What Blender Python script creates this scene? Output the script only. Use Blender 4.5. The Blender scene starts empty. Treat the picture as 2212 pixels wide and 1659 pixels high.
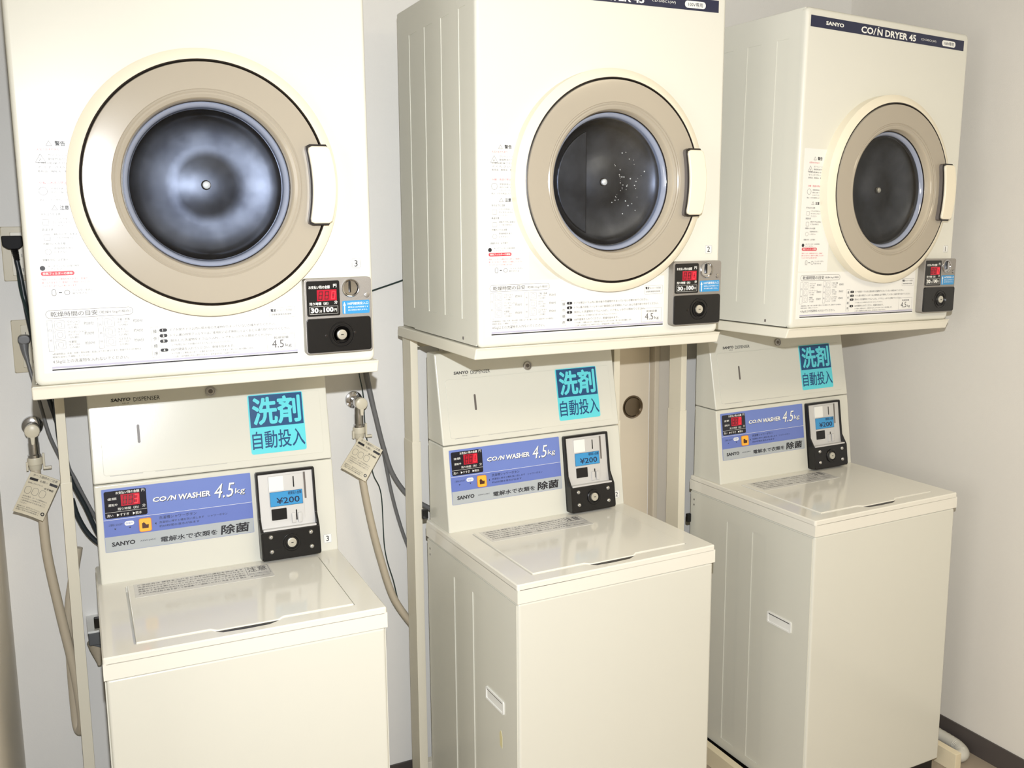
import bpy, bmesh, math, random
from mathutils import Vector, Matrix
random.seed(7)
S = bpy.context.scene
COL = S.collection
PI = math.pi

# ------------------------------------------------------------------ camera
cd = bpy.data.cameras.new('camera'); cam = bpy.data.objects.new('camera', cd); COL.objects.link(cam)
S.camera = cam
CX, CY, CZ = 0.03543, -1.77297, 1.61903
r_ = Vector((0.907039, -0.420862, -0.012492)); u_ = Vector((0.074978, 0.132255, 0.988376)); f_ = Vector((0.414318, 0.897432, -0.151516))
m = Matrix((r_, u_, -f_)).transposed().to_4x4(); m.translation = (CX, CY, CZ)
cam.matrix_world = m
cd.sensor_width = 36; cd.lens = 2010.46 / 2212 * 36
cd.shift_x = 66.15 / 2212; cd.shift_y = -43.47 / 2212
cd.clip_start = 0.02; cd.clip_end = 50

# ------------------------------------------------------------------ world, exposure, lights
w = bpy.data.worlds.new('world'); S.world = w; w.use_nodes = True
w.node_tree.nodes['Background'].inputs[0].default_value = (0.5, 0.5, 0.5, 1)
w.node_tree.nodes['Background'].inputs[1].default_value = 0.2
S.view_settings.view_transform = 'Standard'; S.view_settings.look = 'None'
S.view_settings.gamma = 1; S.view_settings.use_curve_mapping = False
S.view_settings.exposure = 0.09

def light(name, kind, loc, power, color, **k):
    d = bpy.data.lights.new(name, kind); d.energy = power; d.color = color
    for a, v in k.items(): setattr(d, a, v)
    o = bpy.data.objects.new(name, d); COL.objects.link(o); o.location = loc
    return o
# the camera's own flash, a hand's width above the lens, and the room's ceiling light
fl = light('flash', 'SPOT', (CX + 0.01, CY - 0.02, CZ + 0.15), 166, (0.95, 0.975, 1.01), shadow_soft_size=0.01, spot_size=math.radians(135), spot_blend=1.0)
fl.rotation_euler = (f_ + Vector((0.28, 0, -0.28))).to_track_quat('-Z', 'Y').to_euler()
cl = light('ceiling_light', 'AREA', (1.75, -1.85, 2.44), 19, (1.0, 0.84, 0.58), shape='RECTANGLE', size=1.2, size_y=0.6)
cl2 = light('added_fill_light', 'AREA', (-1.235, -1.55, 1.45), 17, (1.0, 0.97, 0.92), shape='RECTANGLE', size=1.3, size_y=1.1)
cl2.rotation_euler = (0, -PI / 2, 0)   # fill light added to brighten the machine sides, set at an invented window

# ------------------------------------------------------------------ materials
def lin(c):
    return tuple(((v / 255 / 12.92) if v / 255 <= 0.04045 else ((v / 255 + 0.055) / 1.055) ** 2.4) for v in c) + (1,)
MATS = {}
def mat(name, rgb, rough=0.5, metal=0.0, bump=0.0, bscale=200, var=0.0, vscale=3, aniso=0.0, emit=0, spec=0.5, coat=0.0, stretch=None):
    M = bpy.data.materials.new(name); M.use_nodes = True; nt = M.node_tree; b = nt.nodes['Principled BSDF']
    b.inputs['Base Color'].default_value = lin(rgb); b.inputs['Roughness'].default_value = rough
    b.inputs['Metallic'].default_value = metal; b.inputs['Specular IOR Level'].default_value = spec
    if coat: b.inputs['Coat Weight'].default_value = coat; b.inputs['Coat Roughness'].default_value = 0.08
    if emit: b.inputs['Emission Color'].default_value = lin(rgb); b.inputs['Emission Strength'].default_value = emit
    if bump or var:
        tc = nt.nodes.new('ShaderNodeTexCoord'); mp = nt.nodes.new('ShaderNodeMapping')
        nt.links.new(tc.outputs['Object'], mp.inputs[0])
        if stretch: mp.inputs['Scale'].default_value = stretch
    if bump:
        n = nt.nodes.new('ShaderNodeTexNoise'); n.inputs['Scale'].default_value = bscale; n.inputs['Detail'].default_value = 4
        nt.links.new(mp.outputs[0], n.inputs['Vector'])
        bp = nt.nodes.new('ShaderNodeBump'); bp.inputs['Strength'].default_value = bump; bp.inputs['Distance'].default_value = 0.001
        nt.links.new(n.outputs['Fac'], bp.inputs['Height']); nt.links.new(bp.outputs[0], b.inputs['Normal'])
    if var:
        n = nt.nodes.new('ShaderNodeTexNoise'); n.inputs['Scale'].default_value = vscale; n.inputs['Detail'].default_value = 3
        nt.links.new(mp.outputs[0], n.inputs['Vector'])
        mx = nt.nodes.new('ShaderNodeMix'); mx.data_type = 'RGBA'
        c = lin(rgb); mx.inputs[6].default_value = tuple(x * (1 - var) for x in c[:3]) + (1,)
        mx.inputs[7].default_value = tuple(min(1, x * (1 + var)) for x in c[:3]) + (1,)
        nt.links.new(n.outputs['Fac'], mx.inputs[0]); nt.links.new(mx.outputs[2], b.inputs['Base Color'])
    MATS[name] = M
    return M
ENAMEL = mat('dryer_enamel', (225, 224, 213), 0.32, bump=0.03, bscale=300, var=0.015)
WENAMEL = mat('washer_enamel', (216, 215, 204), 0.22, bump=0.03, bscale=250, var=0.015)
WTOP = mat('washer_top_plastic', (230, 227, 216), 0.1, bump=0.02, bscale=60, var=0.01)
TRAY = mat('tray_cream', (237, 233, 218), 0.35)
RING = mat('ring_cream', (236, 228, 206), 0.3, var=0.01)
TAUPE = mat('taupe_plastic', (172, 163, 147), 0.2, coat=0.1, var=0.01)
BOWL = mat('bowl_plastic', (196, 184, 162), 0.12, coat=0.6, bump=0.1, bscale=40)
GREYRING = mat('grey_glass_rim', (150, 158, 178), 0.12, coat=0.8)
PLUGM = mat('plug_rubber', (20, 20, 23), 0.6, spec=0.25)
BLACK = mat('black_plastic', (14, 14, 16), 0.28, bump=0.03, bscale=400)
GASKET = mat('dark_seal', (26, 20, 18), 0.35)
RECESS = mat('recess_grey', (104, 98, 94), 0.4)
SILVER = mat('brushed_silver', (176, 174, 172), 0.38, 1.0, bump=0.25, bscale=900)
SATIN = mat('satin_silver_paint', (206, 205, 203), 0.42, 0.2, bump=0.15, bscale=900)
PANELM = mat('panel_metal', (158, 154, 149), 0.4, 0.5, bump=0.4, bscale=700, var=.06, vscale=400)
CHROME = mat('chrome', (200, 200, 202), 0.12, 1.0, bump=0.03, bscale=60)
KEYM = mat('key_cylinder', (205, 202, 190), 0.3, 0.6)
WHITEM = mat('bolt_white', (250, 250, 245), 0.35, 0.2)
STICK = mat('sticker_white', (236, 236, 232), 0.35)
STICKC = mat('sticker_clear', (214, 212, 206), 0.18)
NAVY = mat('banner_navy', (28, 34, 66), 0.35)
PERI = mat('panel_periwinkle', (112, 132, 200), 0.3)
PERI2 = mat('panel_periwinkle_lower', (104, 122, 192), 0.3)
GREYP = mat('panel_grey', (176, 182, 186), 0.25)
DISP = mat('display_black', (26, 27, 38), 0.18)
LEDBG = mat('led_window_red', (165, 16, 42), 0.25, emit=0.3)
LEDDIM = mat('led_segment_dim', (88, 6, 18), 0.4)
LEDON = mat('led_segment_lit', (255, 40, 50), 0.4, emit=1.6)
INK = mat('ink_black', (30, 30, 36), 0.5)
INKG = mat('ink_grey', (92, 90, 92), 0.5)
INKL = mat('ink_light_grey', (138, 136, 142), 0.5)
INKR = mat('ink_red', (212, 70, 84), 0.5)
INKW = mat('ink_white', (245, 245, 240), 0.45)
INKLAV = mat('ink_lavender', (186, 184, 204), 0.5)
CYAN = mat('sign_cyan', (96, 214, 226), 0.3)
DBLUE = mat('sign_blue', (14, 72, 122), 0.3)
LBLUE = mat('label_blue', (60, 148, 205), 0.3)
YELLOW = mat('button_yellow', (248, 184, 60), 0.35)
ORANGE = mat('button_orange', (232, 130, 60), 0.4)
BROWN = mat('button_brown', (70, 30, 12), 0.5)
POST = mat('stand_cream', (232, 226, 207), 0.4, bump=0.03, bscale=100)
BEAM = mat('beam_cream', (232, 220, 190), 0.5, var=0.03, vscale=30)
WALLB = mat('wallpaper_back', (238, 236, 231), 0.75, bump=0.35, bscale=260, var=0.012, vscale=8)
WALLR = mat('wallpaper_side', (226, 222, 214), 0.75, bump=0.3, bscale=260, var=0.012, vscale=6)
CEIL = mat('ceiling_white', (225, 222, 214), 0.8, bump=0.2)
FLOORM = mat('floor_vinyl', (160, 148, 132), 0.45, var=0.08, vscale=14, bump=0.1)
BASEB = mat('baseboard_dark', (78, 72, 70), 0.5)
DOORM = mat('door_beige', (224, 213, 193), 0.45, var=0.02, vscale=5, stretch=(1, 1, 6))
FRAMEM = mat('door_frame_grey', (222, 214, 200), 0.4)
BRONZE = mat('bronze_pull', (125, 113, 100), 0.22, 1.0)
OUTLET = mat('outlet_beige', (206, 196, 170), 0.4)
OUTLET2 = mat('outlet_insert', (214, 206, 184), 0.35)
CORDM = mat('cord_black', (38, 46, 50), 0.35)
CORDG = mat('cord_grey', (112, 112, 112), 0.4)
CORDT = mat('cord_thin_green_black', (34, 52, 50), 0.4)
HOSEM = mat('hose_beige', (196, 184, 162), 0.45, var=0.04, vscale=20)
HOSEW = mat('hose_white', (208, 206, 196), 0.5)
TAGM = mat('tag_paper', (214, 206, 184), 0.6, var=0.03, vscale=30)
NUTM = mat('nut_cream', (222, 214, 192), 0.35)
DARKBOX = mat('bracket_grey', (96, 98, 100), 0.45)
TAPE = mat('tape_yellowed', (218, 208, 160), 0.4)

def drum_material():
    M = bpy.data.materials.new('drum_steel'); M.use_nodes = True; nt = M.node_tree; b = nt.nodes['Principled BSDF']
    b.inputs['Metallic'].default_value = 1.0; b.inputs['Anisotropic'].default_value = 0.5
    tc = nt.nodes.new('ShaderNodeTexCoord')
    n = nt.nodes.new('ShaderNodeTexNoise'); n.inputs['Scale'].default_value = 14; n.inputs['Detail'].default_value = 5
    nt.links.new(tc.outputs['Object'], n.inputs['Vector'])
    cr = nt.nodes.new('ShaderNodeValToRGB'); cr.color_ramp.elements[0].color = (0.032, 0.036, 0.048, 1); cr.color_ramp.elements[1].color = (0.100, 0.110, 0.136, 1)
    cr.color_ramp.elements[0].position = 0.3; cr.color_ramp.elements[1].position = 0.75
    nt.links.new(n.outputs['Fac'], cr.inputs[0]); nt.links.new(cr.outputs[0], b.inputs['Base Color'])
    mp = nt.nodes.new('ShaderNodeMapping'); mp.inputs['Scale'].default_value = (1, 1, 0.12); mp.inputs['Rotation'].default_value = (0, 0.7, 0)
    n2 = nt.nodes.new('ShaderNodeTexNoise'); n2.inputs['Scale'].default_value = 420; n2.inputs['Detail'].default_value = 3
    nt.links.new(tc.outputs['Object'], mp.inputs[0]); nt.links.new(mp.outputs[0], n2.inputs['Vector'])
    bp = nt.nodes.new('ShaderNodeBump'); bp.inputs['Strength'].default_value = 0.04; bp.inputs['Distance'].default_value = 0.0006
    nt.links.new(n2.outputs['Fac'], bp.inputs['Height']); nt.links.new(bp.outputs[0], b.inputs['Normal'])
    b.inputs['Roughness'].default_value = 0.40
    return M
DRUM = drum_material()

def pane_material():
    M = bpy.data.materials.new('window_glass'); M.use_nodes = True; nt = M.node_tree
    out = nt.nodes['Material Output']; nt.nodes.remove(nt.nodes['Principled BSDF'])
    t = nt.nodes.new('ShaderNodeBsdfTransparent'); t.inputs[0].default_value = (0.93, 0.95, 0.98, 1)
    g = nt.nodes.new('ShaderNodeBsdfGlossy'); g.inputs['Roughness'].default_value = 0.03
    fr = nt.nodes.new('ShaderNodeFresnel'); fr.inputs[0].default_value = 1.45
    mx = nt.nodes.new('ShaderNodeMixShader')
    nt.links.new(fr.outputs[0], mx.inputs[0]); nt.links.new(t.outputs[0], mx.inputs[1]); nt.links.new(g.outputs[0], mx.inputs[2])
    nt.links.new(mx.outputs[0], out.inputs[0])
    return M
PANE = pane_material()

# ------------------------------------------------------------------ mesh helpers
def rbox(bm, x, y, z, r=0.0, seg=2):
    g = bmesh.ops.create_cube(bm, size=1.0)
    for v in g['verts']:
        v.co = Vector(((x[0] + x[1]) / 2 + v.co.x * (x[1] - x[0]), (y[0] + y[1]) / 2 + v.co.y * (y[1] - y[0]), (z[0] + z[1]) / 2 + v.co.z * (z[1] - z[0])))
    if r > 0:
        es = list({e for v in g['verts'] for e in v.link_edges})
        bmesh.ops.bevel(bm, geom=es, offset=r, segments=seg, profile=0.5, affect='EDGES')
    return bm
def prism(bm, poly, y0, y1, axis='y', r=0.0, seg=2):
    """poly in the plane across the axis: axis y -> (x,z); axis x -> (y,z); axis z -> (x,y)"""
    def P(a, b, t):
        return {'y': (a, t, b), 'x': (t, a, b), 'z': (a, b, t)}[axis]
    A = [bm.verts.new(P(a, b, y0)) for a, b in poly]; B = [bm.verts.new(P(a, b, y1)) for a, b in poly]
    fs = [bm.faces.new(A), bm.faces.new(B[::-1])]
    n = len(poly)
    for i in range(n):
        fs.append(bm.faces.new((A[i], B[i], B[(i + 1) % n], A[(i + 1) % n])))
    bmesh.ops.recalc_face_normals(bm, faces=fs)
    if r > 0:
        es = list({e for v in A + B for e in v.link_edges})
        bmesh.ops.bevel(bm, geom=es, offset=r, segments=seg, profile=0.5, affect='EDGES')
    return bm
def rrect(x0, x1, z0, z1, r, n=5):
    pts = []
    for cx, cz, a in ((x1 - r, z1 - r, 0), (x0 + r, z1 - r, 1), (x0 + r, z0 + r, 2), (x1 - r, z0 + r, 3)):
        for k in range(n + 1):
            t = (a + k / n) * PI / 2
            pts.append((cx + r * math.cos(t), cz + r * math.sin(t)))
    return pts
def plate(bm, x, z, y, r=0.002):
    return prism(bm, rrect(x[0], x[1], z[0], z[1], r), y[0], y[1])
def hull_frame(bm, outer, inner, y0, y1):
    """flat ring between two outlines of equal point count, thick along y"""
    n = len(outer)
    O0 = [bm.verts.new((a, y0, b)) for a, b in outer]; I0 = [bm.verts.new((a, y0, b)) for a, b in inner]
    O1 = [bm.verts.new((a, y1, b)) for a, b in outer]; I1 = [bm.verts.new((a, y1, b)) for a, b in inner]
    fs = []
    for i in range(n):
        j = (i + 1) % n
        for q in ((O0[i], O0[j], I0[j], I0[i]), (O1[i], I1[i], I1[j], O1[j]), (O0[i], O1[i], O1[j], O0[j]), (I0[i], I0[j], I1[j], I1[i])):
            fs.append(bm.faces.new(q))
    bmesh.ops.recalc_face_normals(bm, faces=fs)
    return bm
def lathe(bm, prof, cx, cz, n=96, closed=False, a0=0.0, a1=2 * PI, cy=0.0, axis='y'):
    """prof: list of (radius, along-axis)"""
    full = abs(a1 - a0 - 2 * PI) < 1e-6
    rings = []
    for k in range(n if full else n + 1):
        t = a0 + (a1 - a0) * k / n
        ring = []
        for rr, yy in prof:
            if axis == 'y': co = (cx + rr * math.cos(t), cy + yy, cz + rr * math.sin(t))
            else: co = (cx + rr * math.cos(t), cy + rr * math.sin(t), cz + yy)
            ring.append(bm.verts.new(co))
        rings.append(ring)
    fs = []; m_ = len(prof); N = len(rings)
    for k in range(N if full else N - 1):
        A, B = rings[k], rings[(k + 1) % N]
        for i in range(m_ if closed else m_ - 1):
            j = (i + 1) % m_
            fs.append(bm.faces.new((A[i], A[j], B[j], B[i])))
    bmesh.ops.remove_doubles(bm, verts=[v for r in rings for v in r], dist=1e-7)
    bmesh.ops.recalc_face_normals(bm, faces=[f for f in bm.faces])
    return bm
def smooth_path(pts, n=8):
    P = [Vector(p) for p in pts]; P = [2 * P[0] - P[1]] + P + [2 * P[-1] - P[-2]]
    out = []
    for i in range(1, len(P) - 2):
        a, b, c, d = P[i - 1:i + 3]
        for k in range(n):
            t = k / n
            out.append(0.5 * ((2 * b) + (c - a) * t + (2 * a - 5 * b + 4 * c - d) * t * t + (3 * b - a - 3 * c + d) * t ** 3))
    out.append(P[-2]); return out
def tube(bm, pts, r, n=12, sub=8, ribs=0.0, ribn=2):
    path = smooth_path(pts, sub) if sub > 1 else [Vector(p) for p in pts]
    prev = None; rings = []
    for i, p in enumerate(path):
        d = (path[min(i + 1, len(path) - 1)] - path[max(i - 1, 0)]).normalized()
        if prev is None: prev = d.orthogonal().normalized()
        prev = (prev - d * prev.dot(d)).normalized(); q = d.cross(prev)
        rr = r(i / (len(path) - 1)) if callable(r) else r
        if ribs and i % ribn == 0: rr *= 1 - ribs
        rings.append([bm.verts.new(p + (prev * math.cos(2 * PI * k / n) + q * math.sin(2 * PI * k / n)) * rr) for k in range(n)])
    for a, b in zip(rings, rings[1:]):
        for k in range(n): bm.faces.new((a[k], b[k], b[(k + 1) % n], a[(k + 1) % n]))
    bm.faces.new(rings[0]); bm.faces.new(rings[-1][::-1])
    bmesh.ops.recalc_face_normals(bm, faces=bm.faces[:])
    return bm
def B(): return bmesh.new()
def obj(name, bm, material, parent=None, smooth=True, loc=None, rot=None, label=None, wn=True):
    me = bpy.data.meshes.new(name); bm.to_mesh(me); bm.free(); me.materials.append(material)
    if smooth:
        me.shade_smooth(); me.set_sharp_from_angle(angle=math.radians(38))
    o = bpy.data.objects.new(name, me); COL.objects.link(o)
    if smooth and wn:
        md = o.modifiers.new('wn', 'WEIGHTED_NORMAL'); md.keep_sharp = True; md.weight = 80
    if parent is not None: o.parent = parent
    if loc: o.location = loc
    if rot: o.rotation_euler = rot
    if label: o['label'] = label
    return o
def struct(name, bm, material, parent=None):
    o = obj(name, bm, material, parent)
    if parent is None: o['kind'] = 'structure'
    return o
def tag(o, label, cat, group=None):
    o['label'] = label; o['category'] = cat
    if group: o['group'] = group
    return o
def thing(name, label, cat, loc=(0, 0, 0), rot=(0, 0, 0), group=None):
    o = bpy.data.objects.new(name, None); COL.objects.link(o); o.empty_display_size = 0.1
    o.location = loc; o.rotation_euler = rot
    return tag(o, label, cat, group)
def dup(src, parent=None):
    c = src.copy(); COL.objects.link(c); c.parent = parent
    for ch in list(src.children): dup(ch, c)
    return c
def disc(bm, cx, cz, r, y0, y1, n=32, rb=0.0):
    """short cylinder along y, front face at y0 (towards the viewer, y0<y1), edge rounded by rb"""
    prof = [(0.0, y0)]
    if rb > 0: prof += [(r - rb, y0), (r - rb * 0.3, y0 + rb * 0.3), (r, y0 + rb)]
    else: prof += [(r, y0)]
    prof += [(r, y1), (0.0, y1)]
    return lathe(bm, prof, cx, cz, n)

# flat lettering: every string becomes thin glyph outlines fitted to a box
_cache = {}
def glyphs(s, bold, res=2):
    k = (s, bold, res)
    if k not in _cache:
        cu = bpy.data.curves.new('t', 'FONT'); cu.body = s; cu.size = 1.0; cu.resolution_u = res; cu.offset = bold
        cu.dimensions = '2D'; cu.fill_mode = 'BOTH'
        o = bpy.data.objects.new('t', cu); COL.objects.link(o)
        bpy.context.view_layer.update()
        me = bpy.data.meshes.new_from_object(o.evaluated_get(bpy.context.evaluated_depsgraph_get()))
        V = [tuple(v.co[:2]) for v in me.vertices]; F = [tuple(p.vertices) for p in me.polygons]
        bpy.data.objects.remove(o); bpy.data.curves.remove(cu); bpy.data.meshes.remove(me)
        if not V: V = [(0, 0), (1, 0), (1, 1)]; F = []
        _cache[k] = (V, F, min(v[0] for v in V), max(v[0] for v in V), min(v[1] for v in V), max(v[1] for v in V))
    return _cache[k]
def write(bm, s, x0, x1, z0, z1=None, y=-0.0005, bold=0.0, shear=0.0, align='L', res=2):
    """fit s into the box; x1=None keeps the natural width, z1=None the natural height"""
    cjk = bold > 0 and any(ord(ch) > 0x2E80 for ch in s)
    V, F, ax, bx, ay, by = glyphs(s, 0.0 if cjk else bold, res)
    if z1 is None: sx = (x1 - x0) / (bx - ax); sz = sx
    elif x1 is None: sz = (z1 - z0) / (by - ay); sx = sz
    else: sx = (x1 - x0) / (bx - ax); sz = (z1 - z0) / (by - ay)
    offs = [(0, 0)]
    if cjk:
        e = bold * 0.85; offs = [(e * math.cos(t * PI / 4), e * math.sin(t * PI / 4)) for t in range(8)] + [(0, 0)]
    for k, (ox_, oz_) in enumerate(offs):
        vs = [bm.verts.new((x0 + (a - ax + ox_) * sx + shear * (b - ay) * sz, y - k * 2e-6, z0 + (b - ay + oz_) * sz)) for a, b in V]
        for f in F:
            try: bm.faces.new([vs[i] for i in f])
            except ValueError: pass
    return bm
def quad(bm, x0, x1, z0, z1, y=-0.0005):
    v = [bm.verts.new(p) for p in ((x0, y, z0), (x1, y, z0), (x1, y, z1), (x0, y, z1))]; bm.faces.new(v)
def outline(bm, x0, x1, z0, z1, t, y=-0.0005, r=None):
    r = min(r or 1e-4, (x1 - x0) / 2, (z1 - z0) / 2)
    o = rrect(x0, x1, z0, z1, r); i = rrect(x0 + t, x1 - t, z0 + t, z1 - t, max(r - t, 1e-5))
    n = len(o); a = [bm.verts.new((p, y, q)) for p, q in o]; b = [bm.verts.new((p, y, q)) for p, q in i]
    for k in range(n): bm.faces.new((a[k], a[(k + 1) % n], b[(k + 1) % n], b[k]))
def roundfill(bm, x0, x1, z0, z1, r, y=-0.0005):
    bm.faces.new([bm.verts.new((p, y, q)) for p, q in rrect(x0, x1, z0, z1, r)])
def lett(name, bm, material, parent, label=None):
    for f in bm.faces:
        f.normal_update()
        if f.normal.y > 0: f.normal_flip()
    o = obj(name, bm, material, parent, smooth=False, label=label)
    if len(bm_count(o)) > 0: o['kind'] = 'stuff'
    return o
def bm_count(o): return [1] if len(o.data.polygons) > 6 else []
SEG = {'0': 'abcdef', '1': 'bc', '2': 'abged', '3': 'abgcd', '8': 'abcdefg', '9': 'abcdfg'}
def digit(bm, x, z, w_, h, segs, y, t=None):
    t = t or w_ * 0.2; sl = 0.12
    def bar(x0, x1, z0, z1):
        v = [bm.verts.new((a + (b - z) * sl, y, b)) for a, b in ((x0, z0), (x1, z0), (x1, z1), (x0, z1))]; bm.faces.new(v)
    g = t * 0.15
    R = {'a': (x + g, x + w_ - g, z + h - t, z + h), 'd': (x + g, x + w_ - g, z, z + t), 'g': (x + g, x + w_ - g, z + h / 2 - t / 2, z + h / 2 + t / 2),
         'f': (x, x + t, z + h / 2, z + h - g), 'e': (x, x + t, z + g, z + h / 2), 'b': (x + w_ - t, x + w_, z + h / 2, z + h - g), 'c': (x + w_ - t, x + w_, z + g, z + h / 2)}
    for s in segs: bar(*R[s])

# ------------------------------------------------------------------ the room
YB, XR, XL, HC, YF, XL2 = 0.60, 2.478, -0.105, 2.50, -3.3, -1.25
struct('floor', rbox(B(), (XL2 - .05, XR + .05), (YF - .05, YB + .05), (-0.05, 0)), FLOORM)
struct('ceiling', rbox(B(), (XL2 - .05, XR + .05), (YF - .05, YB + .05), (HC, HC + .05)), CEIL)
struct('wall_back', rbox(B(), (XL2, XR + .05), (YB, YB + .08), (0, HC)), WALLB)
struct('wall_right', rbox(B(), (XR, XR + .08), (YF, YB), (0, HC)), WALLR)
bm = rbox(B(), (XL2, XL), (-0.45, YB), (0, HC)); rbox(bm, (XL2 - .08, XL2), (YF, YB), (0, HC))
struct('wall_left', bm, WALLR)
struct('wall_front', rbox(B(), (XL2, XR), (YF - .08, YF), (0, HC)), WALLR)
struct('baseboard_right', rbox(B(), (XR - .006, XR), (YF, YB), (0, 0.068), 0.001), BASEB)
bm = rbox(B(), (XL + .001, 0.9), (YB - .006, YB), (0, 0.068), 0.001); rbox(bm, (1.78, XR - .006), (YB - .006, YB), (0, 0.068), 0.001)
struct('baseboard_back', bm, BASEB)
# sliding door in the back wall behind machines 2 and 1, with its round flush pull
d = struct('door_1', rbox(B(), (1.046, 1.693), (YB - .018, YB - .001), (0.01, 2.0), 0.002), DOORM)
bm = lathe(B(), [(0.030, 0.006), (0.0305, -0.004), (0.034, -0.005), (0.036, -0.002), (0.036, 0.001)], 1.633, 1.049, 48, cy=YB - .018)
lathe(bm, [(0, 0.0), (0.012, -0.001), (0.028, -0.0005), (0.0305, -0.003)], 1.633, 1.049, 48, cy=YB - .018)
struct('flush_pull', bm, BRONZE, d)
bm = rbox(B(), (1.706, 1.722), (YB - .03, YB), (0, 2.03), 0.002)
struct('trim_1', bm, DOORM)
struct('trim_2', rbox(B(), (1.722, 1.768), (YB - .022, YB), (0, 2.03), 0.003), FRAMEM)
struct('trim_3', rbox(B(), (1.00, 1.045), (YB - .03, YB), (0, 2.03), 0.003), FRAMEM)
wn_ = B(); hull_frame(wn_, rrect(-2.14, -.96, .76, 2.14, .002), rrect(-2.08, -1.02, .82, 2.08, .002), 0, .03)
for v in wn_.verts: v.co = Vector((XL2 + .001 + v.co.y, v.co.x, v.co.z))
bmesh.ops.recalc_face_normals(wn_, faces=wn_.faces[:])
rbox(wn_, (XL2 + .001, XL2 + .006), (-2.08, -1.02), (.82, 2.08)); rbox(wn_, (XL2 + .004, XL2 + .012), (-1.56, -1.54), (.82, 2.08))
struct('added_window_1', wn_, FRAMEM)  # unseen window, added to go with the side fill light
# ceiling lamp over the middle of the room
for lb, lx, ly, sx in (('white flush ceiling lamp in front of dryers 2 and 1', 1.75, -1.85, .64),):
    t = thing('ceiling_lamp', lb, 'lamp', (lx, ly, HC))
    obj('lamp_frame', rbox(B(), (-sx, sx), (-.34, .34), (-.035, 0), .006), CEIL, t)

# ------------------------------------------------------------------ coin dryer
W, H, D = 0.6194, 0.7657, 0.475
DCX, DCZ = 0.3115, 0.3455
def cp(x, z, d):  # a point read off the front plane, moved onto a surface d in front of it
    k = (1.773 - d) / 1.773
    return 0.0354 + (x - 0.0354) * k, 0.2753 + (z - 0.2753) * k

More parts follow.
